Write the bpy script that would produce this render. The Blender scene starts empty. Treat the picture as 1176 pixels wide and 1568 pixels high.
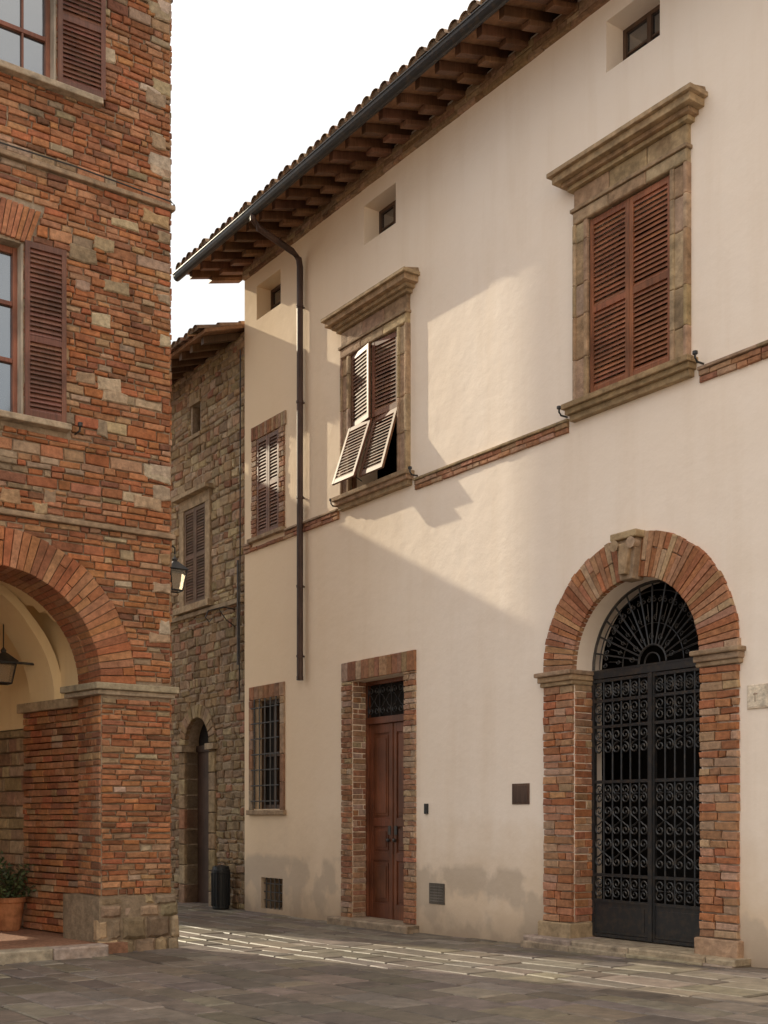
import bpy, math, random
from mathutils import Matrix, Vector, noise
R = random.Random(7)
scene = bpy.context.scene
try:
    scene.view_settings.view_transform='Standard'; scene.view_settings.look='None'
    scene.view_settings.exposure=0
except Exception as e: print(e)

# ------------------------------------------------------------ frames
RX,RY = 0.5826,-0.8128            # street direction, toward the viewer
AX,AY = 0.4487,16.0               # origin of the palazzo facade (right door jamb)
CX,CY = -2.612,14.2               # corner of the loggia building
def gz_u(u):
    if u<0: return 0.003*max(u,-14)
    return 0.02*min(u,14)
def pal2world(u,y): return AX+RX*u-RY*y, AY+RY*u+RX*y
MXZ = lambda a,b,n:(a,n,b)

class MB:
    def __init__(s): s.v=[];s.f=[];s.c=[];s.M=None
    def add(s,vs,fs,col=(.42,.33,.24)):
        b=len(s.v)
        if s.M is not None: vs=[tuple(s.M@Vector(p)) for p in vs]
        s.v+=vs
        for f in fs: s.f.append([i+b for i in f]); s.c.append(col)
    def hexa(s,p,col=(.42,.33,.24)):
        s.add(p,[(0,3,2,1),(4,5,6,7),(0,1,5,4),(1,2,6,5),(2,3,7,6),(3,0,4,7)],col)
    def box(s,x0,x1,y0,y1,z0,z1,col=(.42,.33,.24)):
        s.hexa([(x0,y0,z0),(x1,y0,z0),(x1,y1,z0),(x0,y1,z0),(x0,y0,z1),(x1,y0,z1),(x1,y1,z1),(x0,y1,z1)],col)
    def stone(s,poly,n0,n1,col,m=MXZ,ch=.006,back=False):
        k=len(poly); ca=sum(p[0] for p in poly)/k; cb=sum(p[1] for p in poly)/k
        vs=[m(a,b,n1) for a,b in poly]+[m(a,b,n0+ch*.9) for a,b in poly]
        for a,b in poly:
            da,db=ca-a,cb-b
            la=abs(da)+1e-6; lb=abs(db)+1e-6
            vs.append(m(a+math.copysign(min(ch,la*.5),da),b+math.copysign(min(ch,lb*.5),db),n0+R.uniform(-.0015,.0015)))
        fs=[tuple(range(2*k,3*k))]
        for i in range(k):
            j=(i+1)%k
            fs.append((k+i,k+j,2*k+j,2*k+i)); fs.append((i,j,k+j,k+i))
        if back: fs.append(tuple(range(k)))
        s.add(vs,fs,col)
    def tube(s,pts,r,seg=6,col=(.03,.03,.03),r2=None):
        pts=[Vector(p) for p in pts]; n=len(pts); vs=[]
        for i,p in enumerate(pts):
            t=(pts[min(i+1,n-1)]-pts[max(i-1,0)]).normalized()
            up=Vector((0,1,0)) if abs(t.y)<.9 else Vector((1,0,0))
            a=t.cross(up).normalized(); b=t.cross(a).normalized()
            rr=r if r2 is None else r+(r2-r)*i/(n-1)
            for k in range(seg):
                th=2*math.pi*k/seg
                vs.append(tuple(p+a*math.cos(th)*rr+b*math.sin(th)*rr))
        fs=[]
        for i in range(n-1):
            for k in range(seg):
                k2=(k+1)%seg
                fs.append((i*seg+k,i*seg+k2,(i+1)*seg+k2,(i+1)*seg+k))
        fs.append(tuple(range(seg))); fs.append(tuple(range((n-1)*seg,n*seg)))
        s.add(vs,fs,col)
    def lathe(s,prof,c,seg=20,col=(.5,.5,.5)):
        vs=[];fs=[]
        for r,z in prof:
            for k in range(seg):
                th=2*math.pi*k/seg; vs.append((c[0]+r*math.cos(th),c[1]+r*math.sin(th),c[2]+z))
        for i in range(len(prof)-1):
            for k in range(seg):
                k2=(k+1)%seg; fs.append((i*seg+k,i*seg+k2,(i+1)*seg+k2,(i+1)*seg+k))
        fs.append(tuple(range(seg)))
        s.add(vs,fs,col)
    def build(s,name,mat,parent=None,smooth=False,bev=0,recalc=False):
        me=bpy.data.meshes.new(name); me.from_pydata(s.v,[],s.f); me.update()
        at=me.color_attributes.new('col','FLOAT_COLOR','CORNER')
        buf=[]
        for f,c in zip(s.f,s.c):
            for _ in f: buf+=[c[0],c[1],c[2],1.0]
        at.data.foreach_set('color',buf)
        if smooth: me.polygons.foreach_set('use_smooth',[True]*len(me.polygons))
        if recalc:
            import bmesh
            bm=bmesh.new(); bm.from_mesh(me); bmesh.ops.recalc_face_normals(bm,faces=bm.faces); bm.to_mesh(me); bm.free()
        o=bpy.data.objects.new(name,me); scene.collection.objects.link(o)
        if mat: me.materials.append(mat)
        if parent: o.parent=parent
        if bev:
            b=o.modifiers.new('bevel','BEVEL'); b.width=bev; b.segments=2; b.limit_method='ANGLE'
        return o

def empty(name,loc=(0,0,0),rz=0,parent=None):
    o=bpy.data.objects.new(name,None); scene.collection.objects.link(o)
    o.location=loc; o.rotation_euler=(0,0,rz); o.parent=parent; return o

# ------------------------------------------------------------ materials
class NT:
    def __init__(s,name):
        s.m=bpy.data.materials.new(name); s.m.use_nodes=True; s.t=s.m.node_tree
        s.b=s.t.nodes['Principled BSDF']; s.x=s.t.nodes.new('ShaderNodeTexCoord').outputs['Object']
    def n(s,ty,**kw):
        nd=s.t.nodes.new(ty)
        for k,v in kw.items(): setattr(nd,k,v)
        return nd
    def set(s,inp,v):
        if isinstance(v,bpy.types.NodeSocket): s.t.links.new(v,inp)
        elif isinstance(v,(tuple,list)) and len(v)==3 and inp.type=='RGBA': inp.default_value=(*v,1)
        else: inp.default_value=v
    def noise(s,scale,detail=3,rough=.55,vec=None,dist=0):
        nd=s.n('ShaderNodeTexNoise'); nd.inputs['Scale'].default_value=scale
        nd.inputs['Detail'].default_value=detail; nd.inputs['Roughness'].default_value=rough
        nd.inputs['Distortion'].default_value=dist
        s.t.links.new(vec or s.x,nd.inputs['Vector']); return nd.outputs['Fac']
    def maps(s,scale,loc=(0,0,0)):
        nd=s.n('ShaderNodeMapping'); nd.inputs['Scale'].default_value=scale; nd.inputs['Location'].default_value=loc
        s.t.links.new(s.x,nd.inputs['Vector']); return nd.outputs['Vector']
    def ramp(s,fac,stops):
        nd=s.n('ShaderNodeValToRGB'); cr=nd.color_ramp
        while len(cr.elements)<len(stops): cr.elements.new(.5)
        for e,(p,c) in zip(cr.elements,stops):
            e.position=p; e.color=(c,c,c,1) if not isinstance(c,tuple) else (*c,1)
        s.t.links.new(fac,nd.inputs['Fac']); return nd.outputs['Color']
    def mix(s,a,b,f,mode='MIX'):
        nd=s.n('ShaderNodeMix',data_type='RGBA',blend_type=mode)
        s.set(nd.inputs[0],f); s.set(nd.inputs[6],a); s.set(nd.inputs[7],b); return nd.outputs[2]
    def math(s,op,a,b=0.0):
        nd=s.n('ShaderNodeMath',operation=op); s.set(nd.inputs[0],a); s.set(nd.inputs[1],b); return nd.outputs[0]
    def sep(s):
        nd=s.n('ShaderNodeSeparateXYZ'); s.t.links.new(s.x,nd.inputs[0]); return nd.outputs
    def mrange(s,v,a,b,c=0.,d=1.):
        nd=s.n('ShaderNodeMapRange'); s.set(nd.inputs[0],v)
        for i,q in zip((1,2,3,4),(a,b,c,d)): nd.inputs[i].default_value=q
        return nd.outputs[0]
    def bump(s,h,strength=.3,dist=.01,prev=None):
        nd=s.n('ShaderNodeBump'); nd.inputs['Strength'].default_value=strength; nd.inputs['Distance'].default_value=dist
        s.t.links.new(h,nd.inputs['Height'])
        if prev is not None: s.t.links.new(prev,nd.inputs['Normal'])
        return nd.outputs['Normal']
    def out(s,col,rough=.8,nrm=None,metal=0,spec=.3):
        s.set(s.b.inputs['Base Color'],col); s.set(s.b.inputs['Roughness'],rough)
        s.b.inputs['Metallic'].default_value=metal; s.b.inputs['Specular IOR Level'].default_value=spec
        if nrm is not None: s.t.links.new(nrm,s.b.inputs['Normal'])
        return s.m
    def attr(s):
        nd=s.n('ShaderNodeAttribute',attribute_name='col'); return nd.outputs['Color']

def masonry(name,sc=14,var=.45,bump=.5,dist=.008,rough=.85,spec=.2,dirt=0,dirtcol=(.05,.045,.035)):
    t=NT(name); c=t.attr()
    f=t.ramp(t.noise(sc,4,.65),[(.25,1-var),(.75,1+var*.35)])
    c=t.mix(c,f,1.0,'MULTIPLY')
    big=t.noise(1.7,4,.65)
    g=t.ramp(big,[(.35,.74),(.65,1.08)])
    c=t.mix(c,g,1.0,'MULTIPLY')
    if dirt:
        d=t.ramp(big,[(.52,0.),(.70,1.)])
        c=t.mix(c,dirtcol,t.math('MULTIPLY',d,dirt))
    n=t.bump(t.noise(sc*1.6,4,.75),bump,dist*1.5)
    return t.out(c,rough,n,spec=spec)

def plaster(name,c1,c2,c3,base=None,left_light=None):
    t=NT(name); xyz=t.sep()
    c=t.mix(c1,c2,t.ramp(t.noise(.45,5,.65),[(.35,0.),(.7,1.)]))
    st=t.ramp(t.noise(1.,5,.65,vec=t.maps((2.2,2.2,.22))),[(.48,0.),(.8,1.)])
    c=t.mix(c,c3,t.math('MULTIPLY',st,.45))
    if left_light:
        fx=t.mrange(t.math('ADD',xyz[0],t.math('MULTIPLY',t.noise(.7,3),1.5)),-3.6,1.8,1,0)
        c=t.mix(c,left_light,t.math('MULTIPLY',fx,.85))  # warm light on the wall's low-x end, painted into the plaster colour
    if base:
        nz=t.math('MULTIPLY',t.noise(1.1,5,.65),1.6)
        h=t.math('ADD',xyz[2],nz)
        m1=t.ramp(t.mrange(h,.9,2.7,1,0),[(.2,0.),(.75,1.)])
        c=t.mix(c,base,t.math('MULTIPLY',m1,.85))
        patch=t.ramp(t.noise(1.6,4,.5,vec=t.maps((1,1,.8),(7.3,0,1.7))),[(.47,0.),(.54,1.)])
        low=t.ramp(t.mrange(t.math('ADD',xyz[2],t.math('MULTIPLY',nz,.1)),.95,1.10,1,0),[(.2,0.),(.8,1.)])
        c=t.mix(c,(.46,.385,.31),t.math('MULTIPLY',t.math('MULTIPLY',patch,low),.6))
        wet=t.mrange(t.math('ADD',xyz[2],t.math('MULTIPLY',nz,.25)),.12,.70,1,0)
        c=t.mix(c,(.24,.165,.105),t.math('MULTIPLY',wet,.65))
    n=t.bump(t.noise(2.2,4,.55),.35,.05); n=t.bump(t.noise(40,3,.6),.2,.005,n)
    return t.out(c,.9,n,spec=.15)

M={}
M['stucco']=plaster('stucco_cream',(.91,.82,.735),(.88,.775,.675),(.75,.625,.50),base=(.68,.54,.395),left_light=(.83,.645,.43))
M['cream']=plaster('plaster_ochre',(.88,.72,.46),(.82,.64,.38),(.62,.46,.28))
M['brick']=masonry('brick_masonry',18,.5,.8,.010,dirt=.3,dirtcol=(.15,.095,.06))
M['stone']=masonry('rubble_stone',12,.5,.9,.014,dirt=.35)
M['trim']=masonry('weathered_stone_trim',9,.55,.9,.012,dirt=.65,dirtcol=(.17,.105,.06))
M['flag']=masonry('flagstone',7,.5,.7,.008,rough=.60,spec=.8,dirt=.3,dirtcol=(.06,.05,.042))
M['mortar']=masonry('mortar',20,.4,.8,.012)
M['tile']=masonry('terracotta_tile',10,.5,.5,.008,dirt=.6,dirtcol=(.12,.09,.06))
def woodmat(name,rough=.5):
    t=NT(name); c=t.attr()
    g=t.ramp(t.noise(1,5,.7,vec=t.maps((40,40,2.5))),[(.3,.6),(.7,1.2)])
    c=t.mix(c,g,1.0,'MULTIPLY')
    c=t.mix(c,t.ramp(t.noise(2.5,3),[(.35,.65),(.65,1.15)]),1.0,'MULTIPLY')
    return t.out(c,rough,spec=.4)
M['wood']=woodmat('painted_wood')
t=NT('wrought_iron'); M['iron']=t.out(t.mix((.030,.032,.036),(.06,.05,.042),t.ramp(t.noise(14,3),[(.45,0.),(.7,1.)])),.42,metal=.3,spec=.6)
t=NT('window_glass'); M['glass']=t.out((.03,.04,.05),.06,t.bump(t.noise(3,2),.06,.02),spec=1.0); t.b.inputs['IOR'].default_value=2.2
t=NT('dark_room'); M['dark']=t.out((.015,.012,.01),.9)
t=NT('leaf_green'); cc=t.attr(); M['leaf']=t.out(t.mix(cc,t.ramp(t.noise(20,2),[(.3,.6),(.7,1.3)]),1.,'MULTIPLY'),.5,spec=.4)
t=NT('bin_paint'); M['bin']=t.out((.02,.022,.024),.4,t.bump(t.noise(50,2),.2,.002))
# ground
t=NT('ground_paving')
br=t.n('ShaderNodeTexBrick'); br.inputs['Scale'].default_value=1.0
br.inputs['Brick Width'].default_value=.7; br.inputs['Row Height'].default_value=.42; br.inputs['Mortar Size'].default_value=.015
br.inputs['Color1'].default_value=(.24,.20,.165,1); br.inputs['Color2'].default_value=(.17,.145,.12,1); br.inputs['Mortar'].default_value=(.06,.05,.04,1)
t.t.links.new(t.x,br.inputs['Vector'])
M['ground']=t.out(t.mix(br.outputs['Color'],t.ramp(t.noise(3,3),[(.3,.7),(.7,1.2)]),1.,'MULTIPLY'),.8)
# procedural brick for secondary walls
t=NT('brick_wall_texture')
xyz=t.sep(); cb=t.n('ShaderNodeCombineXYZ'); t.set(cb.inputs[0],t.math('ADD',xyz[0],xyz[1])); t.set(cb.inputs[1],xyz[2])
br=t.n('ShaderNodeTexBrick'); br.inputs['Scale'].default_value=1.0
br.inputs['Brick Width'].default_value=.28; br.inputs['Row Height'].default_value=.09; br.inputs['Mortar Size'].default_value=.012
br.inputs['Color1'].default_value=(.42,.19,.10,1); br.inputs['Color2'].default_value=(.28,.13,.08,1); br.inputs['Mortar'].default_value=(.36,.28,.2,1)
t.t.links.new(cb.outputs[0],br.inputs['Vector'])
M['bricktex']=t.out(t.mix(br.outputs['Color'],t.ramp(t.noise(4,3),[(.3,.65),(.7,1.2)]),1.,'MULTIPLY'),.85,t.bump(br.outputs['Fac'],-.5,.01))

# ------------------------------------------------------------ palettes
def jit(c,a=.15):
    k=1+R.uniform(-a,a); return (c[0]*k,c[1]*k*(1+R.uniform(-.06,.06)),c[2]*k*(1+R.uniform(-.1,.1)))
BR=[(.47,.19,.085),(.51,.23,.108),(.42,.17,.08),(.35,.145,.075),(.53,.265,.14),(.45,.20,.105),(.46,.17,.08),(.49,.24,.125),(.29,.135,.078),(.47,.28,.165)]
ST=[(.54,.40,.27),(.48,.345,.225),(.40,.295,.20),(.60,.47,.335),(.50,.325,.195)]
GRY=[(.38,.28,.185),(.42,.32,.215),(.33,.24,.16),(.46,.34,.22)]
def pal_brick(a,b): return jit(R.choice(BR[:8]))
def pal_mixed(a,b):
    k=noise.noise(Vector((a*.55,b*.75,3.1)))+.25*noise.noise(Vector((a*3,b*4,1.)))
    if k>.12: return jit(R.choice(GRY),.18) if R.random()<min(.7,(k-.08)*3.0) else jit(R.choice(BR),.22)
    if R.random()<.04: return jit(R.choice(ST),.2)
    return jit(R.choice(BR),.22)
RB=[(.39,.275,.165),(.35,.245,.145),(.44,.325,.20),(.30,.215,.13),(.41,.27,.16),(.47,.36,.23)]
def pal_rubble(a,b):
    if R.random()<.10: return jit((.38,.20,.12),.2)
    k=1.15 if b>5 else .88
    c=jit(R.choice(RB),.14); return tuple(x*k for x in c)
def pal_trim(a,b): return jit(R.choice([(.50,.355,.23),(.54,.40,.265),(.43,.30,.19)]),.12)
def pal_door(a,b): return jit(R.choice([(.42,.24,.15),(.48,.31,.20),(.38,.19,.11),(.50,.36,.25),(.44,.21,.12)]),.18)

def subtract(iv,cuts):
    for lo,hi in cuts:
        new=[]
        for a,b in iv:
            if hi<=a or lo>=b: new.append((a,b)); continue
            if lo>a: new.append((a,lo))
            if hi<b: new.append((hi,b))
        iv=new
    return iv
def exf(rects=(),arches=()):
    def f(zm):
        o=[]
        for x0,x1,z0,z1 in rects:
            if z0<zm<z1: o.append((x0,x1))
        for cx,sp,r,zb in arches:
            if zm<zb: continue
            if zm<=sp: o.append((cx-r,cx+r))
            elif zm<sp+r:
                h=math.sqrt(r*r-(zm-sp)**2); o.append((cx-h,cx+h))
        return o
    return f
def courses(mb,a0,a1,b0,b1,n0,n1,pal,hr=(.072,.092),wr=(.19,.31),gap=.012,excl=None,m=MXZ,ch=.007,jt=.004,dj=.008):
    b=b0
    while b<b1-.02:
        h=R.uniform(*hr)
        if b+h>b1-.03: h=b1-b
        iv=[(a0,a1)]
        if excl: iv=subtract(iv,excl(b+h/2))
        for lo,hi in iv:
            a=lo
            while a<hi-.01:
                w=R.uniform(*wr)
                if R.random()<.18: w*=.5
                if a+w>hi-wr[0]*.45: w=hi-a
                J=lambda:R.uniform(-jt,jt)
                g=gap/2
                poly=[(a+g+J(),b+g+J()),(a+w-g+J(),b+g+J()),(a+w-g+J(),b+h-g+J()),(a+g+J(),b+h-g+J())]
                if w>gap*2: mb.stone(poly,n0+R.uniform(-dj,dj),n1,pal(a,b),m,ch)
                a+=w
        b+=h
def voussoirs(mb,cx,cz,r0,r1,a0,a1,n,n0,n1,pal,m=MXZ,gap=.010,split=0,ch=.006):
    for i in range(n):
        t0=a0+(a1-a0)*i/n; t1=a0+(a1-a0)*(i+1)/n
        rs=[(r0,r1)]
        if split and R.random()<split:
            k=r0+(r1-r0)*R.choice([.35,.5,.65]); rs=[(r0,k-gap/2),(k+gap/2,r1)]
        for q0,q1 in rs:
            q1=q1+R.uniform(-.01,.01) if q1==r1 else q1
            P=lambda r,t,s:(cx+r*math.cos(t+s*gap/2/r),cz+r*math.sin(t+s*gap/2/r))
            mb.stone([P(q0,t0,1),P(q1,t0,1),P(q1,t1,-1),P(q0,t1,-1)],n0+R.uniform(-.006,.006),n1,pal(i,0),m,ch)

def wall_with_cuts(name,mat,parent,boxes,cutfn):
    w=MB()
    for b in boxes: w.box(*b)
    wo=w.build(name,mat,parent,recalc=True)
    c=MB(); cutfn(c); co=c.build('cutter',None,parent,recalc=True)
    md=wo.modifiers.new('cut','BOOLEAN'); md.object=co; md.operation='DIFFERENCE'; md.solver='EXACT'
    dg=bpy.context.evaluated_depsgraph_get(); dg.update()
    me=bpy.data.meshes.new_from_object(wo.evaluated_get(dg)); wo.modifiers.clear(); wo.data=me
    if not me.materials: me.materials.append(mat)
    bpy.data.objects.remove(co)
    return wo
def arch_cut(c,cx,spring,r,zb,y0,y1,seg=36,axis='x'):
    pts=[(cx-r,zb),(cx+r,zb)]+[(cx+r*math.cos(math.pi*i/seg),spring+r*math.sin(math.pi*i/seg)) for i in range(seg+1)]
    k=len(pts)
    if axis=='x': vs=[(a,y0,b) for a,b in pts]+[(a,y1,b) for a,b in pts]
    else: vs=[(y0,a,b) for a,b in pts]+[(y1,a,b) for a,b in pts]
    fs=[tuple(range(k)),tuple(range(2*k-1,k-1,-1))]+[(i,(i+1)%k,k+(i+1)%k,k+i) for i in range(k)]
    c.add(vs,fs)

def shutter(mb,x,z,w,h,y,col,mids=(.5,)):
    """louvered leaf, front face at y, growing in +x,+z"""
    st=.055; th=.035
    bx=lambda a,b,c,d,e,f,cc: mb.box(a,b,c,d,e,f,cc)
    bx(x,x+st,y,y+th,z,z+h,jit(col,.1)); bx(x+w-st,x+w,y,y+th,z,z+h,jit(col,.1))
    rails=[0,h-.07]+[m_*h-.035 for m_ in mids]
    for r_ in rails: bx(x+st,x+w-st,y+.002,y+th-.002,z+r_,z+r_+.07,jit(col,.1))
    rails.sort()
    for i in range(len(rails)-1):
        z0=z+rails[i]+.07; z1=z+rails[i+1]; n=max(1,int((z1-z0)/.052)); p=(z1-z0)/n
        for k in range(n):
            zz=z0+k*p; cc=jit(col,.2); xa,xb=x+st,x+w-st; o=R.uniform(-.003,.003)
            ya,yb=y+.004,y+th-.004; dz=p*.95
            mb.hexa([(xa,ya,zz+.002+o),(xb,ya,zz+.002+o),(xb,yb,zz+dz+o),(xa,yb,zz+dz+o),
                     (xa,ya,zz+.011+o),(xb,ya,zz+.011+o),(xb,yb,zz+dz+.009+o),(xa,yb,zz+dz+.009+o)],cc)

def tile_roof(parent,x0,x1,zE,oE,p,yb,rows=6):
    """zE = underside height of the deck at the eave, p = pitch slope"""
    Z=lambda y:zE+(y+oE)*p
    d=MB(); 
    d.hexa([(x0,-oE,Z(-oE)),(x1,-oE,Z(-oE)),(x1,yb,Z(yb)),(x0,yb,Z(yb)),(x0,-oE,Z(-oE)+.06),(x1,-oE,Z(-oE)+.06),(x1,yb,Z(yb)+.06),(x0,yb,Z(yb)+.06)],(.42,.23,.13))
    d.hexa([(x0,yb,Z(yb)),(x1,yb,Z(yb)),(x1,2*yb+oE,zE),(x0,2*yb+oE,zE),(x0,yb,Z(yb)+.06),(x1,yb,Z(yb)+.06),(x1,2*yb+oE,zE+.06),(x0,2*yb+oE,zE+.06)],(.42,.23,.13))
    d.build('deck',M['tile'],parent)
    t=MB(); n=int((x1-x0)/.2); sg=7
    for i in range(n):
        cx=x0+.1+i*.2+(x1-x0-n*.2)/2
        y=-oE-.13+R.uniform(-.02,.02)
        for k in range(rows+1):
            L=.42 if k<rows else (yb-y)
            ya,ye=y+R.uniform(-.02,.02),y+L+.04; ra,rb=.092,.075
            jx=R.uniform(-.01,.01); jz=R.uniform(0,.022)
            vs=[]
            for (yy,rr,up) in ((ya,ra,.02),(ye,rb,.0)):
                for q in range(sg):
                    th=math.pi*q/(sg-1)
                    vs.append((cx+jx+rr*math.cos(th),yy,Z(yy)+.058+jz+up+rr*.95*math.sin(th)))
            fs=[(q,q+1,sg+q+1,sg+q) for q in range(sg-1)]
            t.add(vs,fs,jit(R.choice([(.48,.29,.18),(.38,.23,.14),(.52,.36,.24),(.34,.23,.16)]),.2))
            t.add([(cx+jx+ra*.93*math.cos(math.pi*q/(sg-1)),ya+.03,Z(ya)+.078+jz+ra*.82*math.sin(math.pi*q/(sg-1))) for q in range(sg)],[tuple(range(sg))],(.2,.13,.08))
            y+=L
    t.build('roof_tiles',M['tile'],parent)
    return Z

def scroll(mb,cx,cz,r,y,start,turns,sgn=1,tr=.007,n=16):
    pts=[]
    for i in range(n):
        f=i/(n-1); a=start+sgn*turns*2*math.pi*f; rr=r*(1-.78*f)
        pts.append((cx+rr*math.cos(a),y,cz+rr*math.sin(a)))
    mb.tube(pts,tr,4)
def cpair(mb,cx,cz,w,h,y,tr=.007):
    for s in (-1,1):
        r=w*.26
        scroll(mb,cx+s*w*.27,cz+h*.5-r,r,y,-math.pi/2,1.3,s,tr)
        scroll(mb,cx+s*w*.27,cz-h*.5+r,r,y,math.pi/2,1.3,-s,tr)
        mb.tube([(cx+s*w*.27,y,cz+h*.5-2*r),(cx+s*w*.05,y,cz),(cx+s*w*.27,y,cz-h*.5+2*r)],tr,4)

# ============================================================ GROUND
g=MB(); us=[-900,-14,0,14,900]; vs_=[]
for u in us:
    for v in (-900,900):
        x,y=pal2world(u,v); vs_.append((x,y,gz_u(u)-.03))
g.add(vs_,[(2*i,2*i+1,2*i+3,2*i+2) for i in range(4)],(.1,.09,.08))
g.build('ground',M['ground'])
p=MB()
def gm(a,b,n):
    x,y=pal2world(a,b); return (x,y,gz_u(a)-n)
FL=[(.195,.163,.132),(.16,.133,.107),(.235,.20,.158),(.135,.112,.09),(.178,.15,.125),(.215,.175,.133)]
b=-18.0
while b<0.3:
    h=R.uniform(.26,.48); a=-15.0+R.uniform(0,.4)
    while a<15:
        w=R.uniform(.32,.95); g_=.007
        J=lambda:R.uniform(-.011,.008)
        tx,ty=R.uniform(-.014,.014),R.uniform(-.014,.014); ca_,cb_=a+w/2,b+h/2
        poly=[(a+g_-J(),b+g_-J()),(a+w-g_+J(),b+g_-J()),(a+w-g_+J(),b+h-g_+J()),(a+g_-J(),b+h-g_+J())]
        p.stone(poly,R.uniform(-.005,.003),.035,jit(R.choice(FL),.18),(lambda A,B,n:gm(A,B,n+(A-ca_)*tx+(B-cb_)*ty)),.014)
        a+=w
    b+=h
p.build('stone_pavement',M['flag'])

# ============================================================ PALAZZO
PR=math.atan2(RY,RX)
pz=empty('stucco_palazzo',(AX,AY,0),PR)
WT=11.05
GC,GS,GR,GO=3.95,3.30,.92,1.40
def cuts(c):
    for x0,x1,z0,z1 in [(-1.275,-.485,9.95,10.52),(3.53,4.31,9.98,10.56),(-4.45,-3.66,9.95,10.52),(8.4,9.18,9.98,10.56),
                        (-1.57,-.38,6.36,8.42),(3.30,4.50,6.36,8.42),(-4.43,-3.69,6.25,7.93),(8.2,9.4,6.36,8.42),
                        (-4.55,-3.65,1.72,3.55),(-4.3,-3.6,.06,.58),(-1.57,-.26,-.6,3.60)]:
        c.box(x0,x1,-.5,1.0,z0,z1)
    arch_cut(c,GC,GS,GR,-.6,-.5,1.0)
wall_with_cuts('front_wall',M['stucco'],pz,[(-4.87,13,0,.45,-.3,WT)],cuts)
w=MB(); w.box(-4.87,-4.45,.45,10,-.3,WT); w.box(12.6,13,.45,10,-.3,WT); w.box(-4.87,13,10,10.4,-.3,WT)
for xa,xb in ((-4.87,-4.45),(12.6,13)):
    w.add([(xa,0,WT),(xb,0,WT),(xb,10,WT),(xa,10,WT),(xa,5,WT+1.35),(xb,5,WT+1.35)],[(0,1,5,4),(3,2,5,4),(0,4,3),(1,2,5),(0,1,2,3)])
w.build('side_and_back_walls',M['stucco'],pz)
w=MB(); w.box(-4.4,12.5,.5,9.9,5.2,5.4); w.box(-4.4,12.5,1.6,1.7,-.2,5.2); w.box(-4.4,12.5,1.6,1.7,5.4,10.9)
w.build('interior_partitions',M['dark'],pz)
OE=.85; PP=.28
Z=tile_roof(pz,-5.55,13.5,10.90,OE,PP,5.0)
rf=MB(); x=-5.42
zz=lambda y:10.90+(y+OE)*PP
while x<13.3:
    o=OE-.08
    cc=jit((.18,.09,.05),.25)
    def hx(xa,xb,ya,yb,h0,h1):
        rf.hexa([(xa,ya,zz(ya)-h1),(xb,ya,zz(ya)-h1),(xb,yb,zz(yb)-h1),(xa,yb,zz(yb)-h1),(xa,ya,zz(ya)-h0),(xb,ya,zz(ya)-h0),(xb,yb,zz(yb)-h0),(xa,yb,zz(yb)-h0)],cc)
    hx(x,x+.10,-o,.25,.004,.13)
    cc=jit((.24,.125,.07),.2); hx(x-.02,x+.12,-o*.52,.2,.134,.20)
    x+=.40
rf.build('rafters',M['wood'],pz,bev=.006)
# cornice band below rafters
cb=MB(); courses(cb,-4.86,13,10.76,10.99,-.05,.02,lambda a,b:jit(R.choice([(.40,.26,.155),(.33,.20,.12),(.47,.33,.21)]),.2),hr=(.06,.08),wr=(.2,.5),gap=.006)
cb.build('eave_brick_band',M['brick'],pz)
# gutter + downpipe
gt=MB(); sg=8; L0,L1=-5.6,13.5; GZ=10.885
prof=[( -OE-.07+.075*math.cos(math.pi*(1+i/(sg-1))), GZ+.10*math.sin(math.pi*(1+i/(sg-1)))) for i in range(sg)]
vs2=[(L0,a,b) for a,b in prof]+[(L1,a,b) for a,b in prof]+[(L0,a*.995,b+.006) for a,b in prof]+[(L1,a*.995,b+.006) for a,b in prof]
gt.add(vs2,[(i,i+1,sg+i+1,sg+i) for i in range(sg-1)]+[(2*sg+i,2*sg+i+1,3*sg+i+1,3*sg+i) for i in range(sg-1)]+[tuple(range(sg)),tuple(range(sg,2*sg))],(.05,.04,.035))
gt.tube([(L0,-OE-.145,GZ+.005),(L1,-OE-.145,GZ+.005)],.012,6)
gt.build('gutter',M['iron'],pz,smooth=False)
dp=MB(); dx=-2.93; DPC=(.075,.042,.032)
dp.tube([(dx,-OE-.07,10.82),(dx,-OE-.07,10.74),(dx,-OE+.02,10.64),(dx,-.22,10.45),(dx,-.10,10.36),(dx,-.08,10.25),(dx,-.08,3.75)],.05,12,DPC)
for z in (9.6,8.1,6.6,5.2,4.1): dp.tube([(dx,-.08,z),(dx,-.08,z+.035)],.06,10,DPC); dp.box(dx-.012,dx+.012,-.08,.01,z+.005,z+.03,DPC)
dp.lathe([(.05,.0),(.056,.0),(.056,.06),(.05,.06)],(dx,-.08,3.74),10,DPC)
dp.build('downpipe',M['wood'],pz,smooth=False)
# string course
sc=MB(); cut=exf([(-1.92,-.02,6,7),(2.95,4.85,6,7),(-4.62,-3.5,6.15,7),(7.9,9.75,6,7)])
courses(sc,-4.86,13,6.075,6.20,-.035,.01,lambda a,b:jit(R.choice([(.46,.23,.14),(.5,.31,.2),(.42,.2,.12)]),.15),hr=(.06,.065),wr=(.2,.33),excl=cut,gap=.008)
sc.build('brick_string_course',M['brick'],pz)
sl=MB(); x=-4.86
for lo,hi in subtract([(-4.86,13)],cut(6.2)):
    x=lo
    while x<hi-.02:
        L=min(R.uniform(.7,1.3),hi-x); sl.stone([(x+.002,6.202),(x+L-.002,6.202),(x+L-.002,6.235),(x+.002,6.235)],-.055+R.uniform(-.004,.004),.01,jit((.48,.35,.24),.15)); x+=L
sl.build('string_course_lip',M['trim'],pz)

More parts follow.
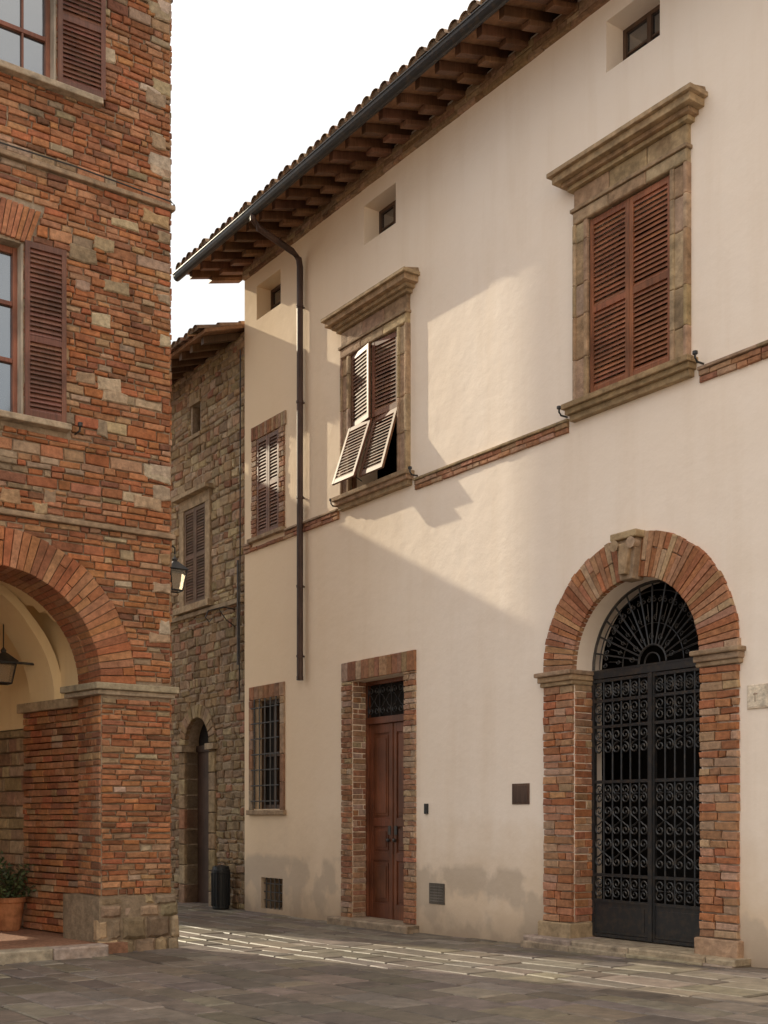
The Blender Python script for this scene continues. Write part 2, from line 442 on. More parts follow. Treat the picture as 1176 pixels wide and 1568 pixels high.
def grand_window(cx,name):
    e=empty(name,(0,0,0),0,pz)
    s=MB()
    iw,ow=.60,.83
    for sd in (-1,1):
        z=6.36
        while z<8.42-.02:
            h=min(R.uniform(.35,.6),8.42-z)
            if 8.42-z-h<.15: h=8.42-z
            a,b_=sorted((cx+sd*iw,cx+sd*ow))
            s.stone([(a,z+.002),(b_,z+.002),(b_,z+h-.002),(a,z+h-.002)],-.055,.05,pal_trim(0,0),ch=.012)
            a,b_=sorted((cx+sd*iw,cx+sd*(iw+.06)))
            s.stone([(a,z),(b_,z),(b_,z+h),(a,z+h)],-.075,.05,pal_trim(0,0),ch=.01)
            a,b_=sorted((cx+sd*(ow-.045),cx+sd*(ow+.004)))
            s.stone([(a,z),(b_,z),(b_,z+h),(a,z+h)],-.08,.05,pal_trim(0,0),ch=.01)
            z+=h
    x=cx-ow
    for k in range(3):
        L=2*ow/3
        s.stone([(x+.002,8.42),(x+L-.002,8.42),(x+L-.002,8.56),(x+.002,8.56)],-.08,.05,pal_trim(0,0),ch=.014)
        s.stone([(x+.003,8.60),(x+L-.003,8.60),(x+L-.003,8.82),(x+.003,8.82)],-.06,.05,pal_trim(0,0),ch=.012); x+=L
    s.box(cx-ow-.02,cx+ow+.02,-.10,.05,8.56,8.60,(.43,.31,.2))
    for z0,z1,q in ((8.82,8.87,.11),(8.87,8.92,.16),(8.92,9.00,.235),(9.00,9.05,.28)):
        s.box(cx-ow-q+.06,cx+ow+q-.06,-q,.05,z0,z1,jit((.50,.355,.23),.12))
    q=.27
    s.hexa([(cx-ow-q+.07,-q,9.05),(cx+ow+q-.07,-q,9.05),(cx+ow+q-.07,.02,9.05),(cx-ow-q+.07,.02,9.05),
            (cx-ow-q+.09,-q+.02,9.065),(cx+ow+q-.09,-q+.02,9.065),(cx+ow+q-.09,.02,9.13),(cx-ow-q+.09,.02,9.13)],(.38,.27,.17))
    for z0,z1,q in ((6.30,6.362,.17),(6.24,6.30,.13),(6.17,6.24,.08)):
        s.box(cx-ow-q*.55,cx+ow+q*.55,-q,.05,z0,z1,jit((.49,.345,.22),.1))
    s.build('stone_surround',M['trim'],e,bev=.008)
    k=MB()
    for sd in (-1,1):
        xx=cx+sd*(ow+.16)
        k.tube([(xx,.01,6.27),(xx,-.10,6.27),(xx,-.13,6.30),(xx,-.13,6.34)],.012,6)
        k.lathe([(.0,0),(.028,.01),(.028,.04),(0,.05)],(xx,-.13,6.33),8)
    k.build('shutter_hooks',M['iron'],e)
    return e
RC=(.28,.105,.05)
e=grand_window(3.90,'shuttered_window')
s=MB(); shutter(s,3.305,6.40,.592,2.0,-.03,RC,(.48,)); shutter(s,3.902,6.40,.592,2.0,-.03,RC,(.48,)); s.build('shutters',M['wood'],e,bev=.003)
e=grand_window(8.8,'shuttered_window.001')
s=MB(); shutter(s,8.205,6.40,.592,2.0,-.03,RC,(.48,)); shutter(s,8.802,6.40,.592,2.0,-.03,RC,(.48,)); s.build('shutters',M['wood'],e,bev=.003)
e=grand_window(-.97,'open_shuttered_window')
s=MB(); RC2=(.21,.098,.055)
s.M=Matrix.Translation((-1.565,-.03,7.33))@Matrix.Rotation(math.radians(-9),4,'Z'); shutter(s,0,0,.585,1.07,0,RC2,())
s.M=Matrix.Translation((-.385,-.03,7.33))@Matrix.Rotation(math.radians(4),4,'Z'); shutter(s,-.585,0,.585,1.07,0,RC2,())
for x in (-1.56,-.965):
    s.M=Matrix.Translation((x,-.04-(.04 if x<-1 else .0),7.33))@Matrix.Rotation(math.radians(-19 if x<-1 else -17),4,'X'); shutter(s,0,-.93,.575,.93,0,RC2,())
s.M=None
s.box(-1.57,-1.53,-.01,.05,6.38,8.42,RC2); s.box(-.42,-.38,-.01,.05,6.38,8.42,RC2)
s.tube([(-1.3,-.02,6.5),(-1.3,-.25,6.60)],.008,5)
s.build('shutters',M['wood'],e,bev=.003)
# small brick framed window
e=empty('brick_framed_window',(0,0,0),0,pz)
s=MB()
courses(s,-4.60,-4.43,6.28,7.93,-.03,.03,pal_door,wr=(.17,.18),hr=(.07,.09)); courses(s,-3.69,-3.52,6.28,7.93,-.03,.03,pal_door,wr=(.17,.18),hr=(.07,.09))
x=-4.60
while x<-3.53:
    L=.075; s.stone([(x+.004,7.935),(x+L-.004,7.935),(x+L-.004,8.16),(x+.004,8.16)],-.03+R.uniform(-.004,.004),.03,pal_door(0,0)); x+=L
s.build('brick_surround',M['brick'],e)
s=MB(); s.box(-4.64,-3.48,-.09,.05,6.215,6.28,(.48,.35,.23)); s.build('sill',M['trim'],e,bev=.008)
s=MB(); shutter(s,-4.425,6.29,.365,1.63,-.015,RC2,(.5,)); shutter(s,-4.055,6.29,.36,1.63,-.015,RC2,(.5,)); s.build('shutters',M['wood'],e,bev=.003)
# attic windows
for i,(x0,x1,z0,z1) in enumerate([(-1.275,-.485,9.95,10.52),(3.53,4.31,9.98,10.56),(-4.45,-3.66,9.95,10.52),(8.4,9.18,9.98,10.56)]):
    e=empty('attic_window' if i==0 else 'attic_window.%03d'%i,(0,0,0),0,pz)
    s=MB(); f=.05; y=.27; c=(.12,.07,.045)
    s.box(x0,x0+f,y,y+.05,z0,z1,c);s.box(x1-f,x1,y,y+.05,z0,z1,c);s.box(x0+f,x1-f,y,y+.05,z0,z0+f,c);s.box(x0+f,x1-f,y,y+.05,z1-f,z1,c)
    mx=(x0+x1)/2; s.box(mx-.03,mx+.03,y-.004,y+.046,z0+f,z1-f,c)
    for xa,xb in ((x0+f,mx-.03),(mx+.03,x1-f)):
        s.box(xa,xb,y+.01,y+.035,(z0+z1)/2-.012,(z0+z1)/2+.012,c)
    s.build('frame',M['wood'],e,bev=.003)
    s=MB(); s.box(x0+.01,x1-.01,y+.03,y+.036,z0+.01,z1-.01); s.build('glass',M['glass'],e)
# grille window
e=empty('barred_window',(0,0,0),0,pz); s=MB()
for a,b_,c,d in ((-4.68,-4.55,1.70,3.55),(-3.65,-3.52,1.70,3.55)):
    z=c
    while z<d-.02:
        h=min(R.uniform(.25,.5),d-z); s.stone([(a,z),(b_,z),(b_,z+h-.004),(a,z+h-.004)],-.03,.05,pal_door(0,0),ch=.01); z+=h
x=-4.68
while x<-3.53:
    L=.166; s.stone([(x+.004,3.555),(x+L-.004,3.555),(x+L-.004,3.78),(x+.004,3.78)],-.03,.05,pal_door(0,0),ch=.01); x+=L
s.stone([(-4.72,1.62),(-3.48,1.62),(-3.48,1.70),(-4.72,1.70)],-.06,.05,(.48,.35,.23),ch=.01)
s.build('stone_surround',M['trim'],e)
s=MB()
for k in range(5): x=-4.46+k*.18; s.tube([(x,-.04,1.72),(x,-.04,3.56)],.012,6)
for k in range(7): z=1.85+k*.26; s.tube([(-4.56,-.045,z),(-3.64,-.045,z)],.011,6)
s.build('iron_bars',M['iron'],e)
s=MB(); s.box(-4.54,-3.66,.2,.21,1.73,3.54); s.build('glass',M['dark'],e)
s=MB(); 
for a in (-4.55,-4.13,-3.72): s.box(a,a+.07,.15,.2,1.72,3.55,(.10,.06,.04))
for z in (1.72,2.6,3.48): s.box(-4.48,-3.72,.155,.195,z,z+.07,(.10,.06,.04))
s.build('casement',M['wood'],e)
e=empty('cellar_window',(0,0,0),0,pz); s=MB()
for k in range(5): x=-4.22+k*.14; s.tube([(x,.06,.06),(x,.06,.58)],.012,6)
for z in (.2,.34,.48): s.tube([(-4.3,.06,z),(-3.6,.06,z)],.01,6)
s.build('iron_bars',M['iron'],e)
# ---- wooden door
e=empty('wooden_double_door',(0,0,0),0,pz); s=MB()
for a,b_ in ((-1.83,-1.57),(-.26,0.0)):
    courses(s,a,b_,.02,3.60,-.04,.03,pal_door,hr=(.07,.095),wr=(.14,.26))
courses(s,0,.26,.02,3.60,-.016,.03,pal_door,hr=(.07,.095),wr=(.13,.26),m=lambda a,b,n:(-1.57-n,a,b))
x=-1.83
while x<-.02:
    L=R.uniform(.08,.22); 
    if x+L>-.1: L=-x
    s.stone([(x+.005,3.605),(x+L-.005,3.605),(x+L-.005,3.885),(x+.005,3.885)],-.04+R.uniform(-.005,.005),.03,pal_door(0,0)); x+=L
s.build('brick_surround',M['brick'],e)
s=MB(); s.stone([(-1.95,-.1),(.06,-.1),(.06,.10),(-1.95,.10)],-.22,.3,(.42,.33,.24),ch=.02); s.box(-1.95,.06,-.2,.3,.05,.098,(.42,.33,.24)); s.build('threshold',M['trim'],e)
s=MB(); W=(.17,.055,.025); y=.26
s.box(-1.57,-1.51,y-.03,y+.06,.1,3.6,W);s.box(-.32,-.26,y-.03,y+.06,.1,3.6,W);s.box(-1.51,-.32,y-.03,y+.06,3.54,3.6,W);s.box(-1.51,-.32,y-.04,y+.06,2.96,3.06,W)
for x0 in (-1.505,-.912):
    x1=x0+.587
    s.box(x0,x1,y+.02,y+.05,.1,2.955,jit(W,.1))
    for a,b_ in ((x0,x0+.09),(x1-.09,x1)): s.box(a,b_,y,y+.019,.1,2.955,jit(W,.15))
    for za,zb in ((.1,.32),(.95,1.07),(1.45,1.57),(2.82,2.955)): s.box(x0+.09,x1-.09,y,y+.019,za,zb,jit(W,.15))
    for za,zb in ((.32,.95),(1.07,1.45),(1.57,2.82)):
        s.box(x0+.125,x1-.125,y+.006,y+.019,za+.035,zb-.035,jit(W,.15))
        s.box(x0+.16,x1-.16,y-.006,y+.006,za+.075,zb-.075,jit(W,.15))
s.box(-.93,-.90,y-.014,y-.001,.1,2.955,W)
s.build('door_leaves',M['wood'],e,bev=.005)
s=MB(); s.box(-1.51,-.32,y+.03,y+.04,3.06,3.54); s.build('transom_glass',M['dark'],e)
s=MB(); yy=y-.02
for k in range(4): cpair(s,-1.36+k*.297,3.30,.26,.42,yy,.008)
for k in range(5): x=-1.508+k*.297; s.tube([(x,yy,3.06),(x,yy,3.54)],.009,5)
s.build('transom_grille',M['iron'],e)
s=MB()
for x in (-.99,-.84): s.lathe([(0,-.03),(.025,-.02),(.03,0),(.025,.02),(0,.03)],(x,y-.03,1.25),10); s.box(x-.03,x+.03,y-.008,y+.01,1.33,1.46)
s.build('door_handles',M['iron'],e)
# ---- gate
e=empty('arched_iron_gate',(0,0,0),0,pz); s=MB()
pg=lambda a,b:jit(R.choice([(.48,.22,.12),(.52,.28,.16),(.43,.18,.095),(.54,.36,.24),(.47,.26,.16),(.5,.2,.10)]),.18)
for a,b_ in ((GC-GO,GC-GR),(GC+GR,GC+GO)): courses(s,a,b_,.36,3.13,-.05,.03,pg,hr=(.075,.10),wr=(.18,.30),jt=.007)
courses(s,0.0,.30,.36,3.13,-.018,.03,pg,hr=(.075,.10),wr=(.15,.30),m=lambda a,b,n:(GC-GR-n,a,b))
voussoirs(s,GC,GS,GR-.004,GO,0.0,math.pi,52,-.05,.03,pg,split=.45)
s.build('brick_surround',M['brick'],e)
s=MB()
tc=lambda:jit((.50,.36,.24),.12)
for sd in (-1,1):
    for z0,z1,q in ((3.13,3.18,.07),(3.18,3.245,.10),(3.245,3.298,.14)): 
        a,b_=sorted((GC+sd*(GR-q*.4+.0),GC+sd*(GO+q*.5))); s.box(a,b_,-q,.28,z0,z1,tc())
    a,b_=sorted((GC+sd*(GR-.025),GC+sd*(GO+.04))); s.box(a,b_,-.10,.28,.1,.355,tc())
kz=GS+GR-.04
s.hexa([(GC-.09,-.14,kz),(GC+.09,-.14,kz),(GC+.09,.05,kz),(GC-.09,.05,kz),(GC-.15,-.14,kz+.44),(GC+.15,-.14,kz+.44),(GC+.15,.05,kz+.44),(GC-.15,.05,kz+.44)],tc())
s.box(GC-.19,GC+.19,-.19,.05,kz+.44,kz+.52,tc())
s.hexa([(GC-.05,-.21,kz+.05),(GC+.05,-.21,kz+.05),(GC+.05,-.1,kz+.05),(GC-.05,-.1,kz+.05),(GC-.09,-.17,kz+.4),(GC+.09,-.17,kz+.4),(GC+.09,-.1,kz+.4),(GC-.09,-.1,kz+.4)],tc())
for sg_ in (-1,1): s.tube([(GC+sg_*.12,-.2,kz+.38),(GC+sg_*.12,-.08,kz+.38)],.05,8,tc())
s.build('stone_imposts_and_keystone',M['trim'],e,bev=.014)
s=MB(); x=2.42
while x<5.45:
    L=min(R.uniform(.6,1.1),5.48-x); s.stone([(x+.003,-.1),(x+L-.003,-.1),(x+L-.003,.185),(x+.003,.185)],-.26,.4,jit((.50,.41,.31),.1),ch=.018); 
    s.stone([(x+.003,-.1),(x+L-.003,-.1),(x+L-.003,.125),(x+.003,.125)],-.30,.0,jit((.44,.36,.27),.1),ch=.012); x+=L
s.build('threshold',M['trim'],e)
s=MB(); y=.29; x0,x1=GC-GR+.01,GC+GR-.01
s.box(x0,x1,y-.03,y+.03,3.20,3.28)
s.box(x0,x1,y-.035,y+.035,3.28,3.30)
zb,zt=.20,3.195
for a,b_ in ((x0,x0+.045),(GC-.05,GC-.006),(GC+.006,GC+.05),(x1-.045,x1)): s.box(a,b_,y-.022,y+.022,zb,zt)
s.box(GC-.025,GC+.025,y-.04,y-.023,zb,zt)
for sd in (0,1):
    a=x0+.045 if sd==0 else GC+.05; b_=GC-.05 if sd==0 else x1-.045
    s.box(a,b_,y-.006,y+.006,.24,.60)
    s.box(a+.06,b_-.06,y-.012,y-.006,.29,.55)
    for z in (.20,.60,.90,1.98,2.62,2.92,3.155): s.box(a,b_,y-.018,y+.018,z,z+.035)
    n=6; dx_=(b_-a)/n
    for k in range(1,n): 
        x=a+k*dx_; s.tube([(x,y,.60),(x,y,3.16)],.012,5)
    for k in range(n//2):
        cx=a+(2*k+1)*dx_
        cpair(s,cx,.77,dx_*1.8,.24,y-.012,.009)
        cpair(s,cx,1.18,dx_*1.8,.34,y-.012,.010)
        cpair(s,cx,1.55,dx_*1.8,.34,y-.012,.010)
        cpair(s,cx,1.86,dx_*1.7,.22,y-.012,.009)
        cpair(s,cx,2.46,dx_*1.8,.28,y-.012,.010)
        cpair(s,cx,2.79,dx_*1.8,.24,y-.012,.009)
        cpair(s,cx,3.05,dx_*1.8,.18,y-.012,.009)
cz=3.31
def arc(r,tr,a0=0,a1=math.pi,n=30): s.tube([(GC+r*math.cos(a0+(a1-a0)*i/n),y,cz+r*math.sin(a0+(a1-a0)*i/n)) for i in range(n+1)],tr,5)
arc(.895,.018); arc(.80,.008); arc(.20,.014); arc(.11,.01); arc(.44,.006)
for k in range(1,14):
    t=math.pi*k/14; c,d=math.cos(t),math.sin(t)
    s.tube([(GC+.20*c,y,cz+.20*d),(GC+.89*c,y,cz+.89*d)],.012,5)
for k in range(14):
    t=math.pi*(k+.5)/14; c,d=math.cos(t),math.sin(t)
    for sg_ in (-1,1):
        scroll(s,GC+.70*c-sg_*.038*d,cz+.70*d+sg_*.038*c,.036,y-.01,t,1.2,sg_,.007,12)
    s.tube([(GC+.46*c,y,cz+.46*d),(GC+.66*c,y,cz+.66*d)],.006,4)
    scroll(s,GC+.50*c,cz+.50*d,.03,y-.01,t,1.1,1,.006,10)
for k in range(7):
    t=math.pi*(k+.5)/7; scroll(s,GC+.29*math.cos(t),cz+.29*math.sin(t),.04,y-.01,t,1.2,1,.006,12)
s.build('gate_ironwork',M['iron'],e)
# ---- small wall fixtures
e=empty('meter_cabinet',(0,0,0),0,pz); s=MB(); s.box(1.96,2.27,-.012,.02,1.745,2.0,(.12,.07,.05)); s.box(1.985,2.245,-.018,-.012,1.77,1.975,(.09,.055,.042)); s.build('door',M['wood'],e,bev=.003)
e=empty('doorbell_box',(0,0,0),0,pz); s=MB(); s.box(.20,.265,-.03,.02,1.63,1.77,(.03,.03,.03)); s.lathe([(0,0),(.012,0),(.012,.01)],(.232,-.035,1.70),8); s.build('casing',M['bin'],e,bev=.004)
e=empty('vent_cover',(0,0,0),0,pz); s=MB(); s.box(.29,.62,-.012,.02,.42,.70,(.14,.12,.10))
for k in range(6): s.box(.32,.59,-.02,-.012,.45+k*.038,.465+k*.038,(.18,.16,.14))
s.build('plate',M['wood'],e,bev=.002)
e=empty('marble_plaque',(0,0,0),0,pz); s=MB(); s.stone([(5.44,2.66),(5.70,2.66),(5.70,2.90),(5.44,2.90)],-.02,.01,(.86,.74,.60),ch=.008); s.stone([(5.46,2.68),(5.68,2.68),(5.68,2.88),(5.46,2.88)],-.024,-.01,(.92,.81,.66),ch=.003)
s.box(5.52,5.57,-.027,-.02,2.80,2.81,(.4,.28,.2)); s.box(5.54,5.545,-.028,-.02,2.73,2.82,(.4,.28,.2)); s.build('slab',M['mortar'],e)

# ============================================================ STONE HOUSE
sh=empty('old_stone_house',(AX,AY,0),PR)
DC=-6.66
def cuts(c):
    for x0,x1,z0,z1 in [(-7.18,-6.30,5.50,7.30),(-6.92,-6.60,8.65,9.2),(-8.2,-7.9,8.65,9.2),(-10.4,-9.5,5.5,7.3)]: c.box(x0,x1,-.5,1.2,z0,z1)
    arch_cut(c,DC,2.92,.49,-.6,-.5,1.2)
wall_with_cuts('front_wall',M['mortar'],sh,[(-13,-4.88,.03,.5,-.3,9.9)],cuts)
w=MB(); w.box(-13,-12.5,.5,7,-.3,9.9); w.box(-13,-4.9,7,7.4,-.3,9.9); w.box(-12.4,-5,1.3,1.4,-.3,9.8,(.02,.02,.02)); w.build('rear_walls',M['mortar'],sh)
s=MB()
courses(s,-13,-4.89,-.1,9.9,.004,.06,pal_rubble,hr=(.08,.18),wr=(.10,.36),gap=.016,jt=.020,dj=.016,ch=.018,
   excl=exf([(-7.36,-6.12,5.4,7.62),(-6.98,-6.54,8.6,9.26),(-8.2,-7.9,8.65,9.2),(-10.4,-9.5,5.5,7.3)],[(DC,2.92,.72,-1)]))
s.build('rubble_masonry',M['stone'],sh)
s=MB(); voussoirs(s,DC,2.92,.49,.73,0,math.pi,15,-.03,.06,pal_rubble,ch=.012)
for sd in (-1,1):
    z=-.05
    while z<2.8:
        h=R.uniform(.25,.42); h=min(h,2.8-z); a,b_=sorted((DC+sd*.49,DC+sd*.73)); s.stone([(a,z+.005),(b_,z+.005),(b_,z+h-.005),(a,z+h-.005)],-.03,.3,pal_rubble(0,0),ch=.015); z+=h+.001
    a,b_=sorted((DC+sd*.46,DC+sd*.78)); s.box(a,b_,-.09,.2,2.8,2.91,(.43,.33,.22))
tr=(.52,.39,.25)
s.box(-7.36,-7.18,-.03,.05,5.5,7.3,tr); s.box(-6.30,-6.12,-.03,.05,5.5,7.3,tr); s.box(-7.36,-6.12,-.035,.05,7.3,7.5,tr)
s.box(-7.44,-6.04,-.16,.05,7.5,7.58,tr); s.box(-7.46,-6.02,-.12,.05,5.38,5.5,tr); s.box(-6.98,-6.54,-.02,.05,9.2,9.27,tr); s.box(-6.98,-6.54,-.02,.05,8.58,8.65,tr)
s.box(-13,-4.9,-.05,.03,5.28,5.36,(.43,.33,.22))
s.build('stone_trim',M['trim'],sh,bev=.01)
s=MB(); shutter(s,-7.175,5.51,.43,1.78,-.01,(.17,.10,.06),(.5,)); shutter(s,-6.735,5.51,.43,1.78,-.01,(.17,.10,.06),(.5,))
s.box(DC-.49,DC+.49,.25,.32,-.1,2.9,(.07,.04,.028)); s.box(DC-.02,DC+.02,.235,.25,-.1,2.9,(.05,.03,.02)); s.box(DC-.49,DC+.49,.22,.25,2.8,2.92,(.05,.03,.02))
s.build('shutters_and_door',M['wood'],sh,bev=.003)
s=MB(); s.box(-6.92,-6.6,.2,.21,8.65,9.2); s.box(-8.2,-7.9,.2,.21,8.65,9.2); s.box(-10.4,-9.5,.2,.21,5.5,7.3); s.box(DC-.48,DC+.48,.27,.28,2.9,3.42); s.build('glass',M['dark'],sh)
oe2=.72; tile_roof(sh,-13,-4.92,9.74,oe2,.34,3.6,rows=5)
s=MB(); x=-12.8; z2=lambda y:9.74+(y+oe2)*.34
while x<-5:
    cc=jit((.16,.09,.05),.25); xa,xb,ya,yb=x,x+.1,-.64,.2
    s.hexa([(xa,ya,z2(ya)-.13),(xb,ya,z2(ya)-.13),(xb,yb,z2(yb)-.13),(xa,yb,z2(yb)-.13),(xa,ya,z2(ya)-.004),(xb,ya,z2(ya)-.004),(xb,yb,z2(yb)-.004),(xa,yb,z2(yb)-.004)],cc); x+=.42
s.build('rafters',M['wood'],sh)
s=MB(); s.tube([(-5.0,-.06,6.0),(-5.0,-.06,4.2)],.018,6); s.tube([(-4.93,-.05,9.6),(-4.94,-.05,6.2),(-4.97,-.05,3.6)],.012,5)
s.tube([(-5.25,.02,5.2),(-5.25,-.2,5.22),(-5.25,-.5,5.12),(-5.25,-.55,5.0),(-5.25,-.48,4.93),(-5.25,-.42,5.0)],.012,6); s.tube([(-5.25,.02,4.9),(-5.25,-.15,5.0),(-5.25,-.3,5.18)],.009,5)
s.build('conduit_and_bracket',M['iron'],sh)
def lantern(mb,gb,c,h=.42,w=.13):
    x,y,z=c; wt,wb=w,w*.62
    for sx in (-1,1):
        for sy in (-1,1):
            mb.tube([(x+sx*wb,y+sy*wb,z),(x+sx*wt,y+sy*wt,z+h*.62)],.010,4)
    for ww,zz in ((wb,z),(wt,z+h*.62)):
        for a in ((-1,-1,1,-1),(1,-1,1,1),(1,1,-1,1),(-1,1,-1,-1)):
            mb.tube([(x+a[0]*ww,y+a[1]*ww,zz),(x+a[2]*ww,y+a[3]*ww,zz)],.011,4)
    t2=wt*1.18; mb.add([(x-t2,y-t2,z+h*.62),(x+t2,y-t2,z+h*.62),(x+t2,y+t2,z+h*.62),(x-t2,y+t2,z+h*.62),(x-.03,y-.03,z+h*.88),(x+.03,y-.03,z+h*.88),(x+.03,y+.03,z+h*.88),(x-.03,y+.03,z+h*.88)],
       [(0,1,5,4),(1,2,6,5),(2,3,7,6),(3,0,4,7),(4,5,6,7)],(.03,.03,.03))
    mb.lathe([(.0,0),(.03,.0),(.04,.03),(.015,.06),(0,.09)],(x,y,z+h*.87),8)
    a=wb*.9;b=wt*.93
    gb.add([(x-a,y-a,z),(x+a,y-a,z),(x+a,y+a,z),(x-a,y+a,z),(x-b,y-b,z+h*.6),(x+b,y-b,z+h*.6),(x+b,y+b,z+h*.6),(x-b,y+b,z+h*.6)],[(0,1,5,4),(1,2,6,5),(2,3,7,6),(3,0,4,7)],(.3,.28,.24))
t=NT('lantern_glass'); M['lglass']=t.out((.62,.55,.43),.2,spec=.5); t.b.inputs['Transmission Weight'].default_value=.8
bn=empty('litter_bin',(AX,AY,0),PR); a=MB()
a.lathe([(.0,0),(.13,0),(.15,.02),(.155,.62),(.165,.63),(.165,.68),(.15,.69),(.14,.74),(.0,.77)],(-5.32,-.22,-.01),20)
for k in range(20):
    th=2*math.pi*k/20; a.box(-5.32+.16*math.cos(th)-.006,-5.32+.16*math.cos(th)+.006,-.22+.16*math.sin(th)-.006,-.22+.16*math.sin(th)+.006,.05,.62)
a.build('bin_body',M['bin'],bn)

# ============================================================ SUN BLOCKER: unseen tower added to shape the sun patches
th_=empty('sun_blocker_tower',(AX,AY,0),PR)
w=MB(); w.box(-16,-13.04,-3.15,3,-.3,11.4); w.box(-14.1,-13.02,-4.10,-3.155,-.3,19.5); w.build('sun_blocker_walls',M['bricktex'],th_)
w=MB(); w.box(-14.2,-12.92,-4.15,-3.1,19.51,19.7,(.3,.17,.1)); w.box(-16.1,-12.95,-3.09,3.2,11.41,11.5,(.3,.17,.1)); w.build('sun_blocker_roof',M['tile'],th_)
w=MB()
for z in (2.2,5.5,8.6): 
    for x in (-2.1,-.9): w.box(-13.03,-12.99,x,x+.8,z,z+1.4,(.1,.06,.04))
w.build('sun_blocker_windows',M['wood'],th_)

# ============================================================ BOUNCE PALAZZO: unseen, added behind the viewer to reflect sunlight onto the facade
bp=empty('bounce_palazzo',(AX,AY,0),PR)
w=MB(); w.box(23,32,-34,-1,-.3,13); w.build('sun_blocker_walls',M['stucco'],bp)
w=MB(); w.box(22.3,32.5,-34.6,-.4,13.01,13.3,(.4,.22,.13)); w.build('sun_blocker_roof',M['tile'],bp)
w=MB(); v=MB()
for z in (1.2,5.2,9.2):
    for k in range(9):
        y=-32+k*3.5
        w.box(22.96,23.05,y,y+1.1,z,z+1.9,RC); v.box(22.93,23.04,y-.15,y+1.25,z-.12,z-.001,(.5,.38,.27)); v.box(22.93,23.04,y-.15,y+1.25,z+1.901,z+2.05,(.5,.38,.27))
w.build('shutters',M['wood'],bp); v.build('bounce_window_trim',M['trim'],bp)

# ============================================================ LOGGIA BUILDING
lb=empty('brick_loggia_building',(CX,CY,0),math.atan2(.5827,.8127))
NB=2; XL=-.877-3.357*NB+.002
H=12.05; BAY=3.357; AC=[-2.118-BAY*k for k in range(NB)]; SP,RI,RO=3.17,1.24,1.66; PE=.877
SH=.185; IN=-.6
wins=[]
for k in range(NB): wins+=[(-2.98-BAY*k,-1.80-BAY*k,6.10,8.06),(-2.75-BAY*k,-1.42-BAY*k,9.97,11.72)]
def cuts(c):
    for x0,x1,z0,z1 in wins: c.box(x0,x1,-.5,1.5,z0,z1)
    for a in AC: arch_cut(c,a,SP,RI,-.6,-.5,1.5)
wall_with_cuts('front_wall',M['mortar'],lb,[(XL,0,0,.7,-.3,H)],cuts)
w=MB(); w.box(IN,0,.7,5.0,-.3,H); w.build('street_side_wall',M['mortar'],lb)
def cuts(c): c.box(-3.5,-2.02,4,6,-.5,2.2)  # unseen rear opening, added to let sun onto the floor and warm the vault
wall_with_cuts('rear_wall',M['bricktex'],lb,[(XL,IN,4.4,5.0,-.3,H)],cuts)
w=MB(); w.box(XL,IN,.7,4.4,4.75,4.95); w.box(XL,IN,.7,4.4,11.9,12.04); w.box(XL,XL+.5,.7,4.4,-.3,H); w.box(XL+.5,IN,2.0,2.1,4.95,11.9); w.build('floors_and_partitions',M['cream'],lb)
s=MB()
def exfront(zm):
    o=exf(wins)(zm)
    for a in AC:
        if zm<3.0: o.append((a-RI,a+RI))
        elif zm<3.19: o.append((a-RI-.9,a+RI+.95))
        elif zm<SP+RO:
            h=math.sqrt(max(0,RO*RO-(zm-SP)**2)); o.append((a-h,a+h))
    for x0,x1,z0,z1 in wins:
        if z1<9 and z1<zm<z1+.46:
            k=(zm-z1)*.35; o.append((x0-.08-k,x1+.08+k))
        if z1<9 and z0-.12<zm<=z0: o.append((x0-.55,x1+.55))
    if 4.96<zm<5.03 or 8.96<zm<9.03: o.append((-20,1))
    return o
def palL(a,b):
    if b<3.1: return jit(R.choice(BR),.2) if R.random()>.05 else jit(R.choice(ST),.15)
    return pal_mixed(a,b)
zz_=.66
while zz_<H-.05:
    stonerow=R.random()<.04 and zz_>3.3
    h=R.uniform(.11,.15) if stonerow else R.uniform(.060,.090)
    if zz_+h>H-.05: h=H-zz_
    courses(s,XL,.0,zz_,zz_+h,-.03,.02,(lambda a,b:jit(R.choice(ST),.22) if R.random()<.4 else jit(R.choice(BR),.2)) if stonerow else palL,
        hr=(h,h+.001),wr=(.22,.42) if stonerow else (.15,.30),excl=exfront,gap=.015,jt=.0075,dj=.012,ch=.009)
    zz_+=h
# large irregular stone blocks set in the brickwork
for _ in range(100):
    a=-R.random()**1.5*4.0-.02; z=R.uniform(3.4,11.6); w_=R.uniform(.13,.36); h_=R.uniform(.09,.19)
    if R.random()<.22: a=-w_-.0
    ok=all(not any(lo-.02<q<hi+.02 for lo,hi in exfront(zq)) for zq in (z,z+h_/2,z+h_) for q in (a,a+w_/2,a+w_)) and a+w_<=.001
    if ok:
        J=lambda:R.uniform(-.02,.02)
        s.stone([(a+J(),z+J()),(a+w_*.5,z+J()),(a+w_+min(0,J()),z+J()),(a+w_+min(0,J()),z+h_+J()),(a+w_*.5,z+h_+J()),(a+J(),z+h_+J())],-.044,.02,jit(R.choice(ST),.18),ch=.014)
courses(s,0.0,5.0,.66,H,-.03,.02,palL,m=lambda a,b,n:(-n,a,b),gap=.014,jt=.005,dj=.01,ch=.008)
for a in AC:
    voussoirs(s,a,SP,RI-.012,RO,0,math.pi,50,-.035,.33,pal_brick,split=.3)
    voussoirs(s,a,SP,RI-.012,RO-.2,0,math.pi,50,.34,.69,pal_brick)
for k,a in enumerate(AC):
    for sd in (1,-1):
        courses(s,.0,.69,.66,3.03,-.02,.02,palL,m=(lambda aa,b,n,x=a+sd*RI,sd=sd:(x+sd*n,aa,b)),gap=.014,ch=.008)
